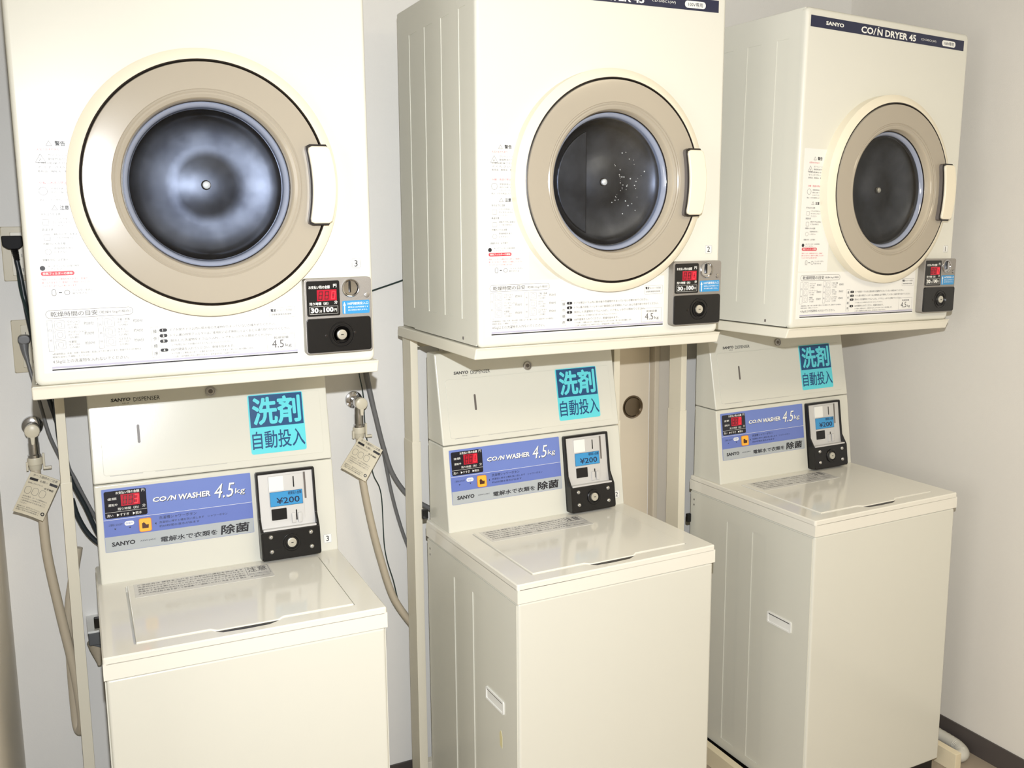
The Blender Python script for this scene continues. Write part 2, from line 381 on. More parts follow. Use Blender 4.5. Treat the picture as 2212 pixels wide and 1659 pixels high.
def make_dryer():
    R = thing('coin_dryer', 'x', 'dryer')
    cab = rbox(B(), (0.0022, W - 0.0022), (0.046, D), (0.004, H), 0.004)
    rbox(cab, (0.003, W - 0.003), (0.010, 0.052), (H - 0.006, H - 0.0005), 0.001); rbox(cab, (0.003, W - 0.003), (0.010, 0.052), (0.004, 0.010))
    rec = [(0.055, 0.092), (0.143, 0.19), (0.24, 0.29), (0.34, 0.39)]
    for sx in (0.0010, W - 0.0022):
        X = (sx, sx + 0.0012); last = 0.0162
        for a, b in rec:
            rbox(cab, X, (last, a), (0.003, H - 0.004)); last = b
            rbox(cab, X, (a, b), (0.003, 0.055)); rbox(cab, X, (a, b), (0.70, H - 0.004))
        rbox(cab, X, (last, D - 0.006), (0.02, H - 0.004))
    cabo = obj('cabinet', cab, ENAMEL, R)
    # front sheet with rounded long edges and rolled lower lip
    fp = B(); rings = []
    for ins, yy in ((0, .016), (0, .0095), (.0006, .0062), (.0022, .0031), (.0048, .0010), (.0085, .0)):
        o_ = rrect(ins, W - ins, ins, H - ins, .012, 6); pts = []
        for i, p in enumerate(o_):
            q2 = o_[(i + 1) % len(o_)]; L = math.hypot(q2[0] - p[0], q2[1] - p[1]); k = 14 if L > .1 else 1
            pts += [(p[0] + (q2[0] - p[0]) * j / k, p[1] + (q2[1] - p[1]) * j / k) for j in range(k)]
        rings.append([fp.verts.new((a, yy, b)) for a, b in pts])
    for yy in (0.0, .014):
        rings.append([fp.verts.new((DCX + .200 * math.cos(t), yy, DCZ + .200 * math.sin(t))) for t in [math.atan2(b - DCZ, a - DCX) for a, b in pts]])
    for A, Bq in zip(rings, rings[1:]):
        for i in range(len(A)): fp.faces.new((A[i], A[(i + 1) % len(A)], Bq[(i + 1) % len(A)], Bq[i]))
    bmesh.ops.recalc_face_normals(fp, faces=fp.faces[:])
    obj('front_panel', fp, ENAMEL, R)
    bm = B()
    prism(bm, [(-0.0035, 0.0), (0.0, -0.004), (0.008, -0.0252), (D + 0.02, -0.0252), (D + 0.02, 0.0)], -0.007, W + 0.007, 'x', r=0.003, seg=3)
    obj('base_tray', bm, TRAY, R)
    # door: cream ring, seal, taupe surround, bowl, glass rim, pane
    bm = lathe(B(), [(0.2368, 0.001), (0.2368, -0.0198), (0.2365, -0.0235), (0.233, -0.026), (0.224, -0.031), (0.2175, -0.0325), (0.2165, -0.031), (0.2165, 0.001)], DCX, DCZ, 128, closed=True)
    obj('door_ring', bm, RING, R)
    bm = lathe(B(), [(0.2180, -0.0315), (0.2150, -0.0328), (0.2130, -0.0300), (0.2130, 0.0), (0.2180, 0.0)], DCX, DCZ, 128, closed=True)
    obj('door_seal', bm, GASKET, R)
    # taupe surround with a notch for the handle
    n = 180; prof = [(0.2132, -0.030), (0.2118, -0.0333), (0.205, -0.0338), (0.1665, -0.0342), (0.1650, -0.0325), (0.1625, -0.0338), (0.1600, -0.0318), (0.1570, -0.0328), (0.1520, -0.0300)]
    bm = B(); rings = []
    for k in range(n):
        t = 2 * PI * k / n; c, s = math.cos(t), math.sin(t); rings.append([])
        for i, (rr, yy) in enumerate(prof):
            rings[-1].append(bm.verts.new((DCX + rr * c, yy, DCZ + rr * s)))
        rings[-1].append(bm.verts.new((DCX + (math.hypot(rings[-1][0].co.x - DCX, rings[-1][0].co.z - DCZ)) * c, -0.004, DCZ + (math.hypot(rings[-1][0].co.x - DCX, rings[-1][0].co.z - DCZ)) * s)))
        rings[-1] = [rings[-1][-1]] + rings[-1][:-1]
    for k in range(n):
        A, Bq = rings[k], rings[(k + 1) % n]
        for i in range(len(A) - 1): bm.faces.new((A[i], A[i + 1], Bq[i + 1], Bq[i]))
    bmesh.ops.recalc_face_normals(bm, faces=bm.faces[:])
    obj('window_surround', bm, TAUPE, R, wn=False)
    bm = lathe(B(), [(0.1522, -0.0300), (0.1502, -0.0265), (0.1492, -0.018), (0.1478, -0.0105)], DCX, DCZ, 128)
    obj('window_bowl', bm, BOWL, R, wn=False)
    bm = lathe(B(), [(0.1482, -0.0125), (0.1462, -0.0128), (0.1462, -0.0085), (0.1482, -0.0085)], DCX, DCZ, 128, closed=True)
    obj('window_seal', bm, GASKET, R)
    bm = lathe(B(), [(0.1466, -0.0105), (0.1440, -0.0118), (0.1400, -0.0090), (0.1375, -0.0030), (0.1362, 0.0040), (0.1362, 0.0100)], DCX, DCZ, 128)
    obj('glass_rim', bm, GREYRING, R, wn=False)
    bm = lathe(B(), [(0, -0.0052), (0.05, -0.005), (0.10, -0.0045), (0.1372, -0.0036)], DCX, DCZ, 96)
    obj('window_glass', bm, PANE, R, wn=False)
    # dished drum end behind the glass
    bm = lathe(B(), [(0.1375, 0.0035), (0.135, 0.0040), (0.1325, 0.0085), (0.128, 0.0125), (0.115, 0.0175), (0.095, 0.0215), (0.074, 0.0235), (0.062, 0.0240), (0.050, 0.0225), (0.036, 0.0195), (0.018, 0.0180), (0.0, 0.0175)], DCX, DCZ, 96)
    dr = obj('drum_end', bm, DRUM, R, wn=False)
    bm = lathe(B(), [(0, 0.009), (0.0050, 0.0098), (0.0068, 0.0115), (0.0068, 0.020)], DCX - 0.001, DCZ + 0.001, 24)
    obj('drum_bolt', bm, WHITEM, dr, wn=False)
    bm = lathe(B(), [(0.0068, 0.0165), (0.0085, 0.016), (0.0095, 0.020)], DCX - 0.001, DCZ + 0.001, 24)
    obj('bolt_washer', bm, GASKET, dr, wn=False)
    # handle: cream cap on a black flange and a grey base
    x0, x1, z0, z1 = 0.4847, 0.5378, 0.2738, 0.4150; zc = (z0 + z1) / 2
    def hpoly(o):
        a0, a1, b0, b1 = x0 - o, x1, z0 - o, z1 + o; hh = (b1 - b0) / 2; N = 14; poly = []
        for k in range(N + 1):
            z = b0 + 0.004 + (b1 - b0 - 0.008) * k / N; poly.append((a1 - (0.0 if o == 0 else 0.004) - 0.0115 * ((z - zc) / hh) ** 2, z))
        poly += [(a1 - 0.017, b1), (a0 + 0.009, b1), (a0 + 0.003, b1 - 0.003)]
        for k in range(N + 1):
            z = b1 - 0.009 - (b1 - b0 - 0.018) * k / N; poly.append((a0 + 0.0085 * (1 - ((z - zc) / hh) ** 2), z))
        return poly + [(a0 + 0.003, b0 + 0.003), (a0 + 0.009, b0), (a1 - 0.017, b0)]
    hb = obj('handle_base', prism(B(), hpoly(.0034), -.0440, -.006), RECESS, R)
    obj('handle_flange', prism(B(), hpoly(.0036), -.0462, -.0440), GASKET, R)
    bm = B(); prism(bm, hpoly(0), -.0515, -.0460)
    fr = [e for e in bm.edges if all(abs(v.co.y + .0515) < 1e-6 for v in e.verts)]
    bmesh.ops.bevel(bm, geom=fr, offset=0.0032, segments=3, profile=0.5, affect='EDGES')
    obj('door_handle', bm, RING, R)
    # banner along the top
    bx0, bx1, bz0, bz1 = 0.0121, 0.5963, 0.7204, 0.7465
    ban = obj('name_banner', plate(B(), (bx0, bx1), (bz0, bz1), (-0.0008, 0.0), 0.0004), NAVY, R)
    def bxu(u): return bx0 + (bx1 - bx0) * u
    bm = B(); y = -0.0012
    write(bm, 'SANYO', bxu(.087), bxu(.195), bz0 + .0085, bz0 + .0175, y, 0.035)
    write(bm, 'CO', bxu(.302), bxu(.378), bz0 + .0035, bz0 + .020, y, 0.03)
    quad(bm, bxu(.376), bxu(.376) + .0034, bz0 + .0035, bz0 + .020, y)
    for v in bm.verts[-4:]: v.co.x += (v.co.z - bz0) * 0.42
    quad(bm, bxu(.408), bxu(.408) + .0034, bz0 + .0212, bz0 + .0240, y)
    write(bm, 'N DRYER 45', bxu(.404), bxu(.660), bz0 + .0035, bz0 + .020, y, 0.03)
    write(bm, 'CD-S45C1(W)', bxu(.694), bxu(.800), bz0 + .0085, bz0 + .0150, y)
    roundfill(bm, bxu(.842), bxu(.938), bz0 + .0045, bz0 + .0195, .007, y)
    lett('banner_lettering', bm, INKW, ban)
    bm = B(); write(bm, '100V専用', bxu(.857), bxu(.924), bz0 + .0075, bz0 + .0165, -0.0016); lett('pill_lettering', bm, NAVY, ban)
    # warning sheet left of the door
    st = obj('warning_sticker', plate(B(), (0.016, 0.118), (0.140, 0.438), (-0.0006, 0.0), 0.002), STICK, R)
    k, g, rd = B(), B(), B(); y = -0.001
    def tri(bm, x, z, s):
        for a, b in (((x, z), (x + s, z)), ((x + s, z), (x + s / 2, z + s * .87)), ((x + s / 2, z + s * .87), (x, z))):
            p, q = Vector((a[0], y, a[1])), Vector((b[0], y, b[1])); nrm = (q - p).cross(Vector((0, 1, 0))).normalized() * 0.0003
            bm.faces.new([bm.verts.new(c) for c in (p - nrm, q - nrm, q + nrm, p + nrm)])
    write(k, '警告', .062, .078, .411, .419, y, .02); tri(g, .048, .411, .009)
    write(rd, '火災のおそれあり', .033, .068, .4025, .407, y)
    tri(g, .030, .383, .016); write(k, '火', .035, .040, .385, .390, y)
    rows = ['ガソリン・シンナー', '動植物油の付着した', '衣類は乾燥させない', 'でください。', '食用油、機械油、美容油']
    for i, s in enumerate(rows): write(g, s, .050 if i < 2 else .032, .050 + .045 if i < 2 else .088 - .01 * (i == 3), .3935 - .0068 * i, .3975 - .0068 * i, y)
    write(rd, '分解・改造の禁止', .033, .076, .3465, .351, y)
    outline(g, .031, .045, .328, .342, .0006, y, .007); 
    for i, s in enumerate(['修理技術者以外は', '絶対に分解・修理', 'しないでください']): write(g, s, .050, .082, .3375 - .0062 * i, .341 - .0062 * i, y)
    write(g, '発火・けがの原因になります', .031, .086, .3185, .322, y)
    write(k, '注意', .062, .076, .3035, .311, y, .02); tri(g, .049, .3035, .009)
    def block(z, head, lines, icon):
        write(k, head, .031, .031 + .0044 * len(head), z, z + .0042, y)
        outline(g, .033, .043, z - .0165, z - .0065, .0005, y, icon)
        for i, s in enumerate(lines): write(g, s, .048, .048 + .0042 * len(s), z - .0075 - .0062 * i, z - .0040 - .0062 * i, y)
    block(.294, '手をはさむ注意', ['ドラムが完全に止まるまで', '中に手を入れない', 'でください'], .001)
    block(.268, '高温注意', ['運転中や停止直後は', 'ドア及び排気口'], .001)
    block(.244, '衣類のいたみ注意', ['乾燥時間を長く', 'しすぎない'], .005)
    write(k, '容量を守る　必ず実行', .028, .068, .2165, .2205, y)
    roundfill(k, .0225, .031, .2005, .2090, .0042, y)
    write(g, '糸くずフィルターは毎回掃除', .036, .085, .2062, .2095, y); write(g, 'してください', .036, .062, .2010, .2043, y)
    roundfill(rd, .0235, .0765, .1915, .1990, .0036, y)
    write(rd, '排気フィルターの掃除を怠りますと、乾燥が', .024, .097, .1835, .1870, y)
    write(rd, '悪くなりますので、使用のつど掃除してください', .024, .102, .1778, .1813, y)
    write(rd, 'フィルターはドラムの奥にあります', .024, .078, .1722, .1757, y)
    outline(g, .038, .045, .1565, .1680, .0008, y, .003); outline(g, .058, .067, .1575, .1660, .0008, y, .004)
    quad(k, .049, .054, .1612, .1628, y); write(g, 'フィルターを外し', .071, .104, .1635, .1670, y); write(g, '取り付ける', .071, .094, .1580, .1615, y)
    lett('black_lettering', k, INK, st); lett('grey_lettering', g, INKG, st); lett('red_lettering', rd, INKR, st)
    bm = B(); write(bm, '排気フィルターの掃除', .0265, .0735, .1930, .1975, -0.0014, .01); lett('white_lettering', bm, INKW, st)
    # instruction sheet under the door
    st = obj('instruction_sticker', plate(B(), (0.016, 0.464), (0.0225, 0.1385), (-0.0005, 0.0), 0.001), STICK, R)
    k, g, l = B(), B(), B(); y = -0.0009
    outline(g, .0252, .1675, .1175, .1318, .0006, y, .007)
    write(g, '乾燥時間の目安', .033, .1085, .1203, .1290, y, .008); write(g, '（乾燥4.5kgの場合）', .112, .164, .1213, .1272, y)
    for i, ch in enumerate('白物'): write(l, ch, .0280, .0325, .095 - .018 * i, .0995 - .018 * i, y)
    for i, ch in enumerate('色柄物'): write(l, ch, .1095, .1140, .100 - .015 * i, .1045 - .015 * i, y)
    for c, rows in ((0, (('ワイシャツ', '約30分'), ('アンダーシャツ', '約30分'), ('作業服', '約50分'))), (1, (('下着・肌着', '約30分'), ('タオル', '約40分'), ('バスタオル', '約50分')))):
        X = .0275 + .0815 * c
        outline(l, X - .0015, X + .0075, .060, .1145, .0005, y)
        for i, (nm, tm) in enumerate(rows):
            Z = .0985 - .0175 * i
            outline(l, X + .010, X + .0265, Z, Z + .0150, .0005, y, .002)
            outline(l, X + .014, X + .0225, Z + .003, Z + .012, .0005, y, .003)
            write(g, nm, X + .031, X + .031 + .0042 * len(nm), Z + .0095, Z + .0138, y)
            write(l, '綿ポリ混紡', X + .031, X + .049, Z + .005, Z + .0083, y); write(g, '（六枚）', X + .033, X + .048, Z - .0002, Z + .0035, y)
            write(g, tm, X + .0575, X + .0735, Z + .005, Z + .0108, y)
    write(g, '※乾燥時間は、布質・布厚・脱水状態・室温により多少異なります。乾燥が不十分の場合は、', .031, .178, .0535, .0570, y)
    write(g, '　時間を追加して運転してください。', .031, .0935, .0482, .0515, y)
    write(g, '4.5kg以上の洗濯物を入れないでください。', .0305, .155, .0378, .0450, y)
    for i, s in enumerate('操作順序'): write(k if i != 1 else g, s, .199, .2055, .0815 - .0135 * i, .0880 - .0135 * i, y)
    outline(l, .1955, .2080, .0370, .0925, .0004, y)
    ops = [(.0835, .0885, '1', 'ドアを開きドラム内に脱水後の洗濯物がたまっていないか確かめてください。', .421), (.0735, .0785, '2', 'ドラム裏の排気フィルターはご使用前に必ず掃除してよくあと元通り取り付けてください。', .449),
           (.0635, .0685, '3', '脱水した洗濯物をドラムへ入れ、ドアをしっかりと閉めてください。', .413), (.0560, .0597, '', 'ドアを閉じるとき衣類がはさまらないようにしてください。', .338),
           (.0470, .0520, '4', '100円硬貨を入れてください。乾燥を始めます。', .342), (.0405, .0440, '', 'ドアを開くと運転は止まり、衣類を取り出すことができます。閉じると再び運転します。', .378), (.0345, .0378, '', '（ご注意）100円硬貨以外はご使用できません。途中追加を除いて返金はできません。', .352)]
    wd = B()
    for z0_, z1_, nb, s, xe in ops:
        if nb:
            roundfill(k, .2100, .2235, z0_ - .0005, z1_ + .0005, .003, y); write(wd, nb, .2153, None, z0_ + .0004, z1_ - .0004, y - .0004, .03)
        write(g, s, .2285 if nb else .230, xe, z0_, z1_, y)
    outline(l, .4035, .4575, .0345, .0660, .0004, y); write(g, '乾燥容量', .417, .4455, .0565, .0612, y); write(g, '4.5', .413, .4355, .0395, .0545, y); write(g, 'kg', .439, .4505, .0390, .0465, y)
    outline(l, .411, .460, .0975, .1170, .0004, y, .002); write(k, '電波', .4135, .4235, .1085, .1140, y, .03)
    write(g, '法にもとづく型式指定', .4245, .4550, .1092, .1132, y); write(g, '自動乾燥電気乾燥機', .4150, .4530, .1015, .1052, y)
    quad(k, lx0, lx1, .0262, .0286, y); 
    lett('black_lettering', k, INK, st); lett('grey_lettering', g, INKG, st); lett('pale_lettering', l, INKL, st)
    lett('white_lettering', wd, INKW, st)
    bm = B(); quad(bm, lx0, lx1, .0298, .0332, y); lett('lavender_line', bm, INKLAV, st)
    # coin panel
    PD = -0.0200
    pn = obj('coin_panel', prism(B(), rrect(.4751, .6089, .0235, .1694, .006), PD, -0.0002, r=.0015), PANELM, R)
    def q(x, z): return cp(x, z, 0.021)
    a, b = q(.4842, .0950), q(.5500, .1635)
    dm = obj('display', plate(B(), (a[0], b[0]), (a[1], b[1]), (PD - .0012, PD), .0035), BLACK, pn)
    a, b = q(.5044, .1245), q(.5438, .1461); y = PD - .0016; lw = b[0] - a[0]; lh = b[1] - a[1]
    bm = B(); quad(bm, a[0], b[0], a[1], b[1], y); lett('led_window', bm, LEDBG, pn)
    bm = B(); write(bm, 'お支払い残の金額', *[q(.4885, 0)[0], q(.5305, 0)[0]], q(0, .1483)[1], q(0, .1545)[1], y, .02); write(bm, '円', q(.5375, 0)[0], q(.5440, 0)[0], q(0, .1500)[1], q(0, .1565)[1], y, .02)
    write(bm, '残り時間（約）', q(.4890, 0)[0], q(.5265, 0)[0], q(0, .1165)[1], q(0, .1222)[1], y, .02); write(bm, '分', q(.5385, 0)[0], q(.5450, 0)[0], q(0, .1180)[1], q(0, .1240)[1], y, .02)
    outline(bm, q(.4890, 0)[0], q(.5455, 0)[0], q(0, .0990)[1], q(0, .1140)[1], .0004, y)
    write(bm, '30', q(.4912, 0)[0], q(.5065, 0)[0], q(0, .1015)[1], q(0, .1115)[1], y, .04); write(bm, '分', q(.5080, 0)[0], q(.5135, 0)[0], q(0, .1020)[1], q(0, .1075)[1], y, .01)
    write(bm, '100', q(.5165, 0)[0], q(.5365, 0)[0], q(0, .1022)[1], q(0, .1122)[1], y, .04); write(bm, '円', q(.5378, 0)[0], q(.5430, 0)[0], q(0, .1030)[1], q(0, .1085)[1], y, .01)
    lett('display_lettering', bm, INKW, pn)
    bm = B(); 
    for i in range(3): digit(bm, a[0] + lw * (.06 + .31 * i), a[1] + lh * .12, lw * .2, lh * .74, 'abcdefg' if i < 2 else 'g', y - .0003)
    lett('dim_segments', bm, LEDDIM, pn)
    bm = B(); digit(bm, a[0] + lw * .70, a[1] + lh * .12, lw * .2, lh * .74, SEG['0'], y - .0004); lett('lit_digit', bm, LEDON, pn)
    c = q(.5725, .1475)
    bm = lathe(B(), [(.0178, PD), (.0178, PD - .0025), (.0165, PD - .0040), (.0150, PD - .0036), (.0135, PD - .0012), (.006, PD - .0006), (0, PD - .0004)], c[0], c[1], 48)
    obj('coin_dish', bm, CHROME, pn, wn=False)
    bm = B(); plate(bm, (c[0] - .0026, c[0] - .0002), (c[1] - .0085, c[1] + .0135), (PD - .0045, PD - .0003), .0011); obj('coin_slot', bm, BLACK, pn)
    c = q(.6055, .1325); obj('panel_screw', disc(B(), c[0], c[1], .0052, PD - .0025, PD, 24, .001), SILVER, pn)
    a, b = q(.5548, .0966), q(.6108, .1225)
    obj('blue_label', plate(B(), (a[0], min(b[0], .6035)), (a[1], b[1]), (PD - .0008, PD), .002), LBLUE, pn)
    bm = B(); ax = a[0] + .0042
    quad(bm, ax - .0011, ax + .0011, a[1] + .001, a[1] + .017, PD - .0012)
    v = [bm.verts.new((ax + s, PD - .0012, a[1] + z)) for s, z in ((-.0028, .0165), (.0028, .0165), (0, .0235))]; bm.faces.new(v)
    write(bm, '100円硬貨投入口', a[0] + .010, .601, b[1] - .0085, b[1] - .0030, PD - .0012, .01)
    write(bm, '硬貨は100円専用です', a[0] + .011, .601, b[1] - .0145, b[1] - .0112, PD - .0012); write(bm, '他の硬貨は使えません', a[0] + .011, .599, b[1] - .0200, b[1] - .0168, PD - .0012)
    lett('label_lettering', bm, INKW, pn)
    a, b = q(.4815, .0235), q(.6115, .0905)
    cv = obj('lock_cover', prism(B(), rrect(a[0], min(b[0], .6072), a[1], b[1], .0055), PD - .0045, PD, r=.0012), BLACK, pn)
    c = q(.5505, .0570)
    bm = lathe(B(), [(.0250, PD - .0045), (.0245, PD - .0058), (.0232, PD - .0058), (.0225, PD - .0048), (.0190, PD - .0048), (.0182, PD - .0068), (.0168, PD - .0068), (.0155, PD - .0045), (.0110, PD - .0045)], c[0], c[1], 64)
    obj('lock_rings', bm, BLACK, pn, wn=False)
    obj('lock_cylinder', disc(B(), c[0], c[1], .0098, PD - .0075, PD - .004, 32, .0015), KEYM, pn)
    bm = B(); plate(bm, (c[0] - .0028, c[0] + .0030), (c[1] - .0008, c[1] + .0008), (PD - .0079, PD - .007), .0006); obj('keyhole', bm, BLACK, pn)
    for dx in (-.031, .0265):
        obj('cover_screw', disc(B(), c[0] + dx, c[1] + dx * .06 + .001, .0026, PD - .0055, PD - .004, 16, .0005), GASKET, pn)
    # drain notch mark near the foot of the side
    bm = B(); rbox(bm, (-.0006, .002), (.082, .0865), (.010, .0165), .0005); obj('side_notch', bm, RECESS, R)
    return R
lx0, lx1 = 0.0286, 0.4619

DRY = {3: (0.0, 0.0, 0.0, -0.0005, 0.0022), 2: (0.8418, -0.0154, 0.0112, -0.521, -0.0031), 1: (1.6882, -0.0181, 0.0028, 4.5407, -0.0237)}
HL = 1.0173 + 0.3264
def place_dryer(o, i):
    x, y, dz, dr, dt = DRY[i]; o.location = (x, y, HL + dz); o.rotation_euler = (0, -dt, math.radians(dr))
dryer = {3: make_dryer()}
for i in (2, 1): dryer[i] = dup(dryer[3])
for i in (3, 2, 1):
    place_dryer(dryer[i], i); R = dryer[i]
    x0, x1, z0, z1 = .5765, .5955, .186, .2045
    s = obj('number_sticker', plate(B(), (x0, x1), (z0, z1), (-.0006, 0), .0006), STICK, R)
    bm = B(); write(bm, str(i), x0 + (.0055 if i > 1 else .0075), None, z0 + .0030, z1 - .0030, -.001, .005); lett('numeral', bm, INK, s)
    bm = B(); outline(bm, x0 + .0003, x1 - .0003, z0 + .0003, z1 - .0003, .0004, -.001, .002); lett('sticker_border', bm, INKG, s)
tag(dryer[3], 'cream coin dryer numbered 3, the nearest, left edge beside the black plug', 'dryer', 'coin dryers on their stands')
tag(dryer[2], 'cream coin dryer numbered 2, in the middle, water droplets inside its drum', 'dryer', 'coin dryers on their stands')
tag(dryer[1], 'cream coin dryer numbered 1, the rightmost, whole navy top banner in view', 'dryer', 'coin dryers on their stands')
# middle dryer: a lifter blade and water drops inside the drum
dr2 = [c for c in dryer[2].children if c.name.startswith('drum_end')][0]
bm = B()
arc = [(DCX + .119 * math.cos(t), DCZ + .119 * math.sin(t)) for t in [math.radians(112 + 136 * k / 20) for k in range(21)]]
prism(bm, arc, 0.0135, 0.0230, r=.0035, seg=3)
obj('lifter_blade', bm, DRUM, dr2)
bm = B()
for k in range(46):
    a = random.uniform(-1.1, 1.0); rr = random.choice((random.uniform(.045, .065), random.uniform(.085, .115), random.uniform(.03, .1)))
    x = DCX + rr * math.cos(a); z = DCZ + rr * math.sin(a) * .9
    s = random.uniform(.0008, .0019); yb = 0.0228 if rr < .08 else .0232 - (rr - .08) * .17
    bmesh.ops.create_icosphere(bm, subdivisions=1, radius=s, matrix=Matrix.Translation((x, yb - .0005, z)))
o = obj('water_droplets', bm, WHITEM, dr2, wn=False); o['kind'] = 'stuff'

# ------------------------------------------------------------------ coin washer
WW, WD = 0.53, 0.4974
HT, HS = 0.8539, 0.8109
c0, c1, c2 = 0.3699, 0.3985, 0.4434
z1_, z2_ = 1.0678, 1.2941
TC = -math.atan2(c1 - c0, z1_ - HT); TD = -math.atan2(c2 - c1, z2_ - z1_)
def make_washer():
    R = thing('coin_washer', 'x', 'washing machine')
    bm = rbox(B(), (0.0022, WW - 0.0022), (0.0, WD), (0.05, HS - .0015), 0.006, 3)
    rec = [(0.172, 0.225), (0.277, 0.330)]
    for sx in (0, WW - 0.0022):
        X = (sx, sx + 0.0022); last = 0.006
        for a, b in rec:
            rbox(bm, X, (last, a), (0.056, HS - 0.006)); last = b
            rbox(bm, X, (a, b), (0.056, 0.085)); rbox(bm, X, (a, b), (0.757, HS - 0.006))
        rbox(bm, X, (last, WD - 0.004), (0.056, HS - 0.006))
    obj('body', bm, WENAMEL, R)
    obj('plinth', rbox(B(), (0.012, WW - .012), (0.012, WD - .02), (0.0, 0.052)), BLACK, R)
    bm = B(); rbox(bm, (-.0015, WW + .0015), (-.003, WD), (HS, HT - .0120))
    # top skin with the lid opening
    def yz(poly): return poly
    ox, oy = (-.0015, WW + .0015), (-.003, WD)
    out = rrect(ox[0], ox[1], oy[0], oy[1], .006); inn = rrect(.0540, .4755, .0335, .3385, .004)
    n = len(out)
    O0 = [bm.verts.new((a, b, HT - .0135)) for a, b in out]; O1 = [bm.verts.new((a, b, HT - .0025)) for a, b in out]
    sm = [(max(ox[0] + .0028, min(ox[1] - .0028, a)), max(oy[0] + .0028, min(oy[1] - .0028, b))) for a, b in out]
    O2 = [bm.verts.new((a, b, HT)) for a, b in sm]; I2 = [bm.verts.new((a, b, HT)) for a, b in inn]; I1 = [bm.verts.new((a, b, HT - .0122)) for a, b in inn]
    fs = []
    for A_, B_ in ((O0, O1), (O1, O2), (O2, I2), (I2, I1)):
        for i in range(n): fs.append(bm.faces.new((A_[i], A_[(i + 1) % n], B_[(i + 1) % n], B_[i])))
    bmesh.ops.recalc_face_normals(bm, faces=bm.faces[:])
    obj('top_frame', bm, WTOP, R)
    bm = B(); prism(bm, [(.0572, .0365), (.190, .0365), (.203, .0260), (.318, .0260), (.331, .0365), (.4722, .0365), (.4722, .3355), (.0572, .3355)], HT - .0110, HT + .0028, 'z')
    top = [e for e in bm.edges if all(v.co.z > HT for v in e.verts)]
    bmesh.ops.bevel(bm, geom=top, offset=.0022, segments=3, profile=.5, affect='EDGES')
    obj('lid', bm, WTOP, R)
    bm = B(); prism(bm, [(.200, .0262), (.213, .0175), (.255, .0150), (.300, .0165), (.320, .0262)], HT - .001, HT + .0004, 'z'); obj('finger_slot', bm, GASKET, R)
    # sticker on the lid
    st = obj('lid_sticker', rbox(B(), (.071, .358), (.256, .3335), (HT + .0027, HT + .0033)), STICKC, R)
    bm = B(); g2 = B()
    rows = ['ご使用方法 硬貨を入れると自動的に運転を始めます', '洗濯物は4.5kg以下でご使用ください 洗剤は自動投入されます', '運転中はふたを開けないでください 脱水が止まるまで手を入れない', '色落ちする衣類や毛布は入れないでください ポケットの中を確認', '水もれの時は給水栓を閉じて管理者へご連絡ください 洗濯 すすぎ 脱水']
    for i, s in enumerate(rows):
        write(bm, s, .078, .300, .3200 - .0125 * i, .3275 - .0125 * i)
    write(bm, '注意', .308, .350, .300, .3285); write(g2, '防水性の衣類は入れない', .308, .352, .284, .291); outline(bm, .305, .355, .280, .331, .0006)
    write(bm, 'お願い 使用後は給水栓を閉じてください', .308, .352, .268, .274)
    for b_ in (bm, g2):
        for v in b_.verts: v.co = Vector((v.co.x, v.co.z, HT + .0037))
    for nm, b_, mt in (('sticker_lettering', bm, INKG), ('red_lettering', g2, INKL)):
        for f in b_.faces:
            f.normal_update()
            if f.normal.z < 0: f.normal_flip()
        obj(nm, b_, mt, st, smooth=False)
    # control housing
    bm = B(); prism(bm, [(c0, HT - .002), (c1, z1_ - .001), (WD - .004, z1_ - .001), (WD - .004, HT - .002)], .0077, .5312, 'x', r=.004, seg=3)
    obj('control_housing', bm, WENAMEL, R)
    loc, rot = (0, c0, HT), (TC, 0, 0)
    st = obj('control_sticker', plate(B(), (.0220, .3385), (.0680, .2048), (-.0010, 0), .002), PERI, R, loc=loc, rot=rot)
    y = -.0014
    bm = B(); quad(bm, .0225, .3380, .1010, .1372, y + .0002); lett('lower_band', bm, PERI2, st)
    bm = B(); quad(bm, .0225, .3380, .0685, .1010, y + .0002); lett('grey_band', bm, GREYP, st)
    bm = B(); roundfill(bm, .0265, .1125, .1405, .1995, .004, y); lett('display_window', bm, DISP, st)
    bm = B(); quad(bm, .0600, .0988, .1652, .1903, y - .0004); lett('led_window', bm, LEDBG, st)
    bm = B()
    for i in range(3): digit(bm, .0630 + .0118 * i, .1680, .0082, .0196, 'abcdefg', y - .0006)
    lett('dim_segments', bm, LEDDIM, st)
    k, wt = B(), B(); yy = y - .0004
    write(wt, 'お支払い残の金額', .0505, .0985, .1918, .1978, yy, .015); write(wt, '円', .1030, .1095, .1918, .1980, yy)
    write(wt, '金額', .0330, .0515, .1800, .1855, yy); write(wt, '運転中', .0340, .0525, .1665, .1720, yy)
    write(wt, '残り時間（約）', .0525, .0955, .1563, .1623, yy); write(wt, '分', .1030, .1095, .1580, .1645, yy)
    quad(wt, .0270, .1120, .1535, .1540, yy); write(wt, '洗い　▶すすぎ　▶脱水', .0300, .1010, .1438, .1500, yy)
    quad(wt, .0225, .3380, .1372, .1379, yy)
    # title with its dark drop shadow
    for b_, dx, dz, y2 in ((k, .0010, -.0012, y), (wt, 0, 0, yy)):
        write(b_, 'CO', .1240 + dx, .1530 + dx, .1650 + dz, .1755 + dz, y2, .03, .18)
        n0 = len(b_.verts); quad(b_, .1540 + dx, .1564 + dx, .1650 + dz, .1755 + dz, y2); b_.verts.ensure_lookup_table()
        for v in b_.verts[n0:]: v.co.x += (v.co.z - .165 - dz) * .75
        write(b_, 'N', .1620 + dx, .1735 + dx, .1650 + dz, .1755 + dz, y2, .03, .18)
        write(b_, 'WASHER', .1780 + dx, .2480 + dx, .1635 + dz, .1760 + dz, y2, .03, .1)
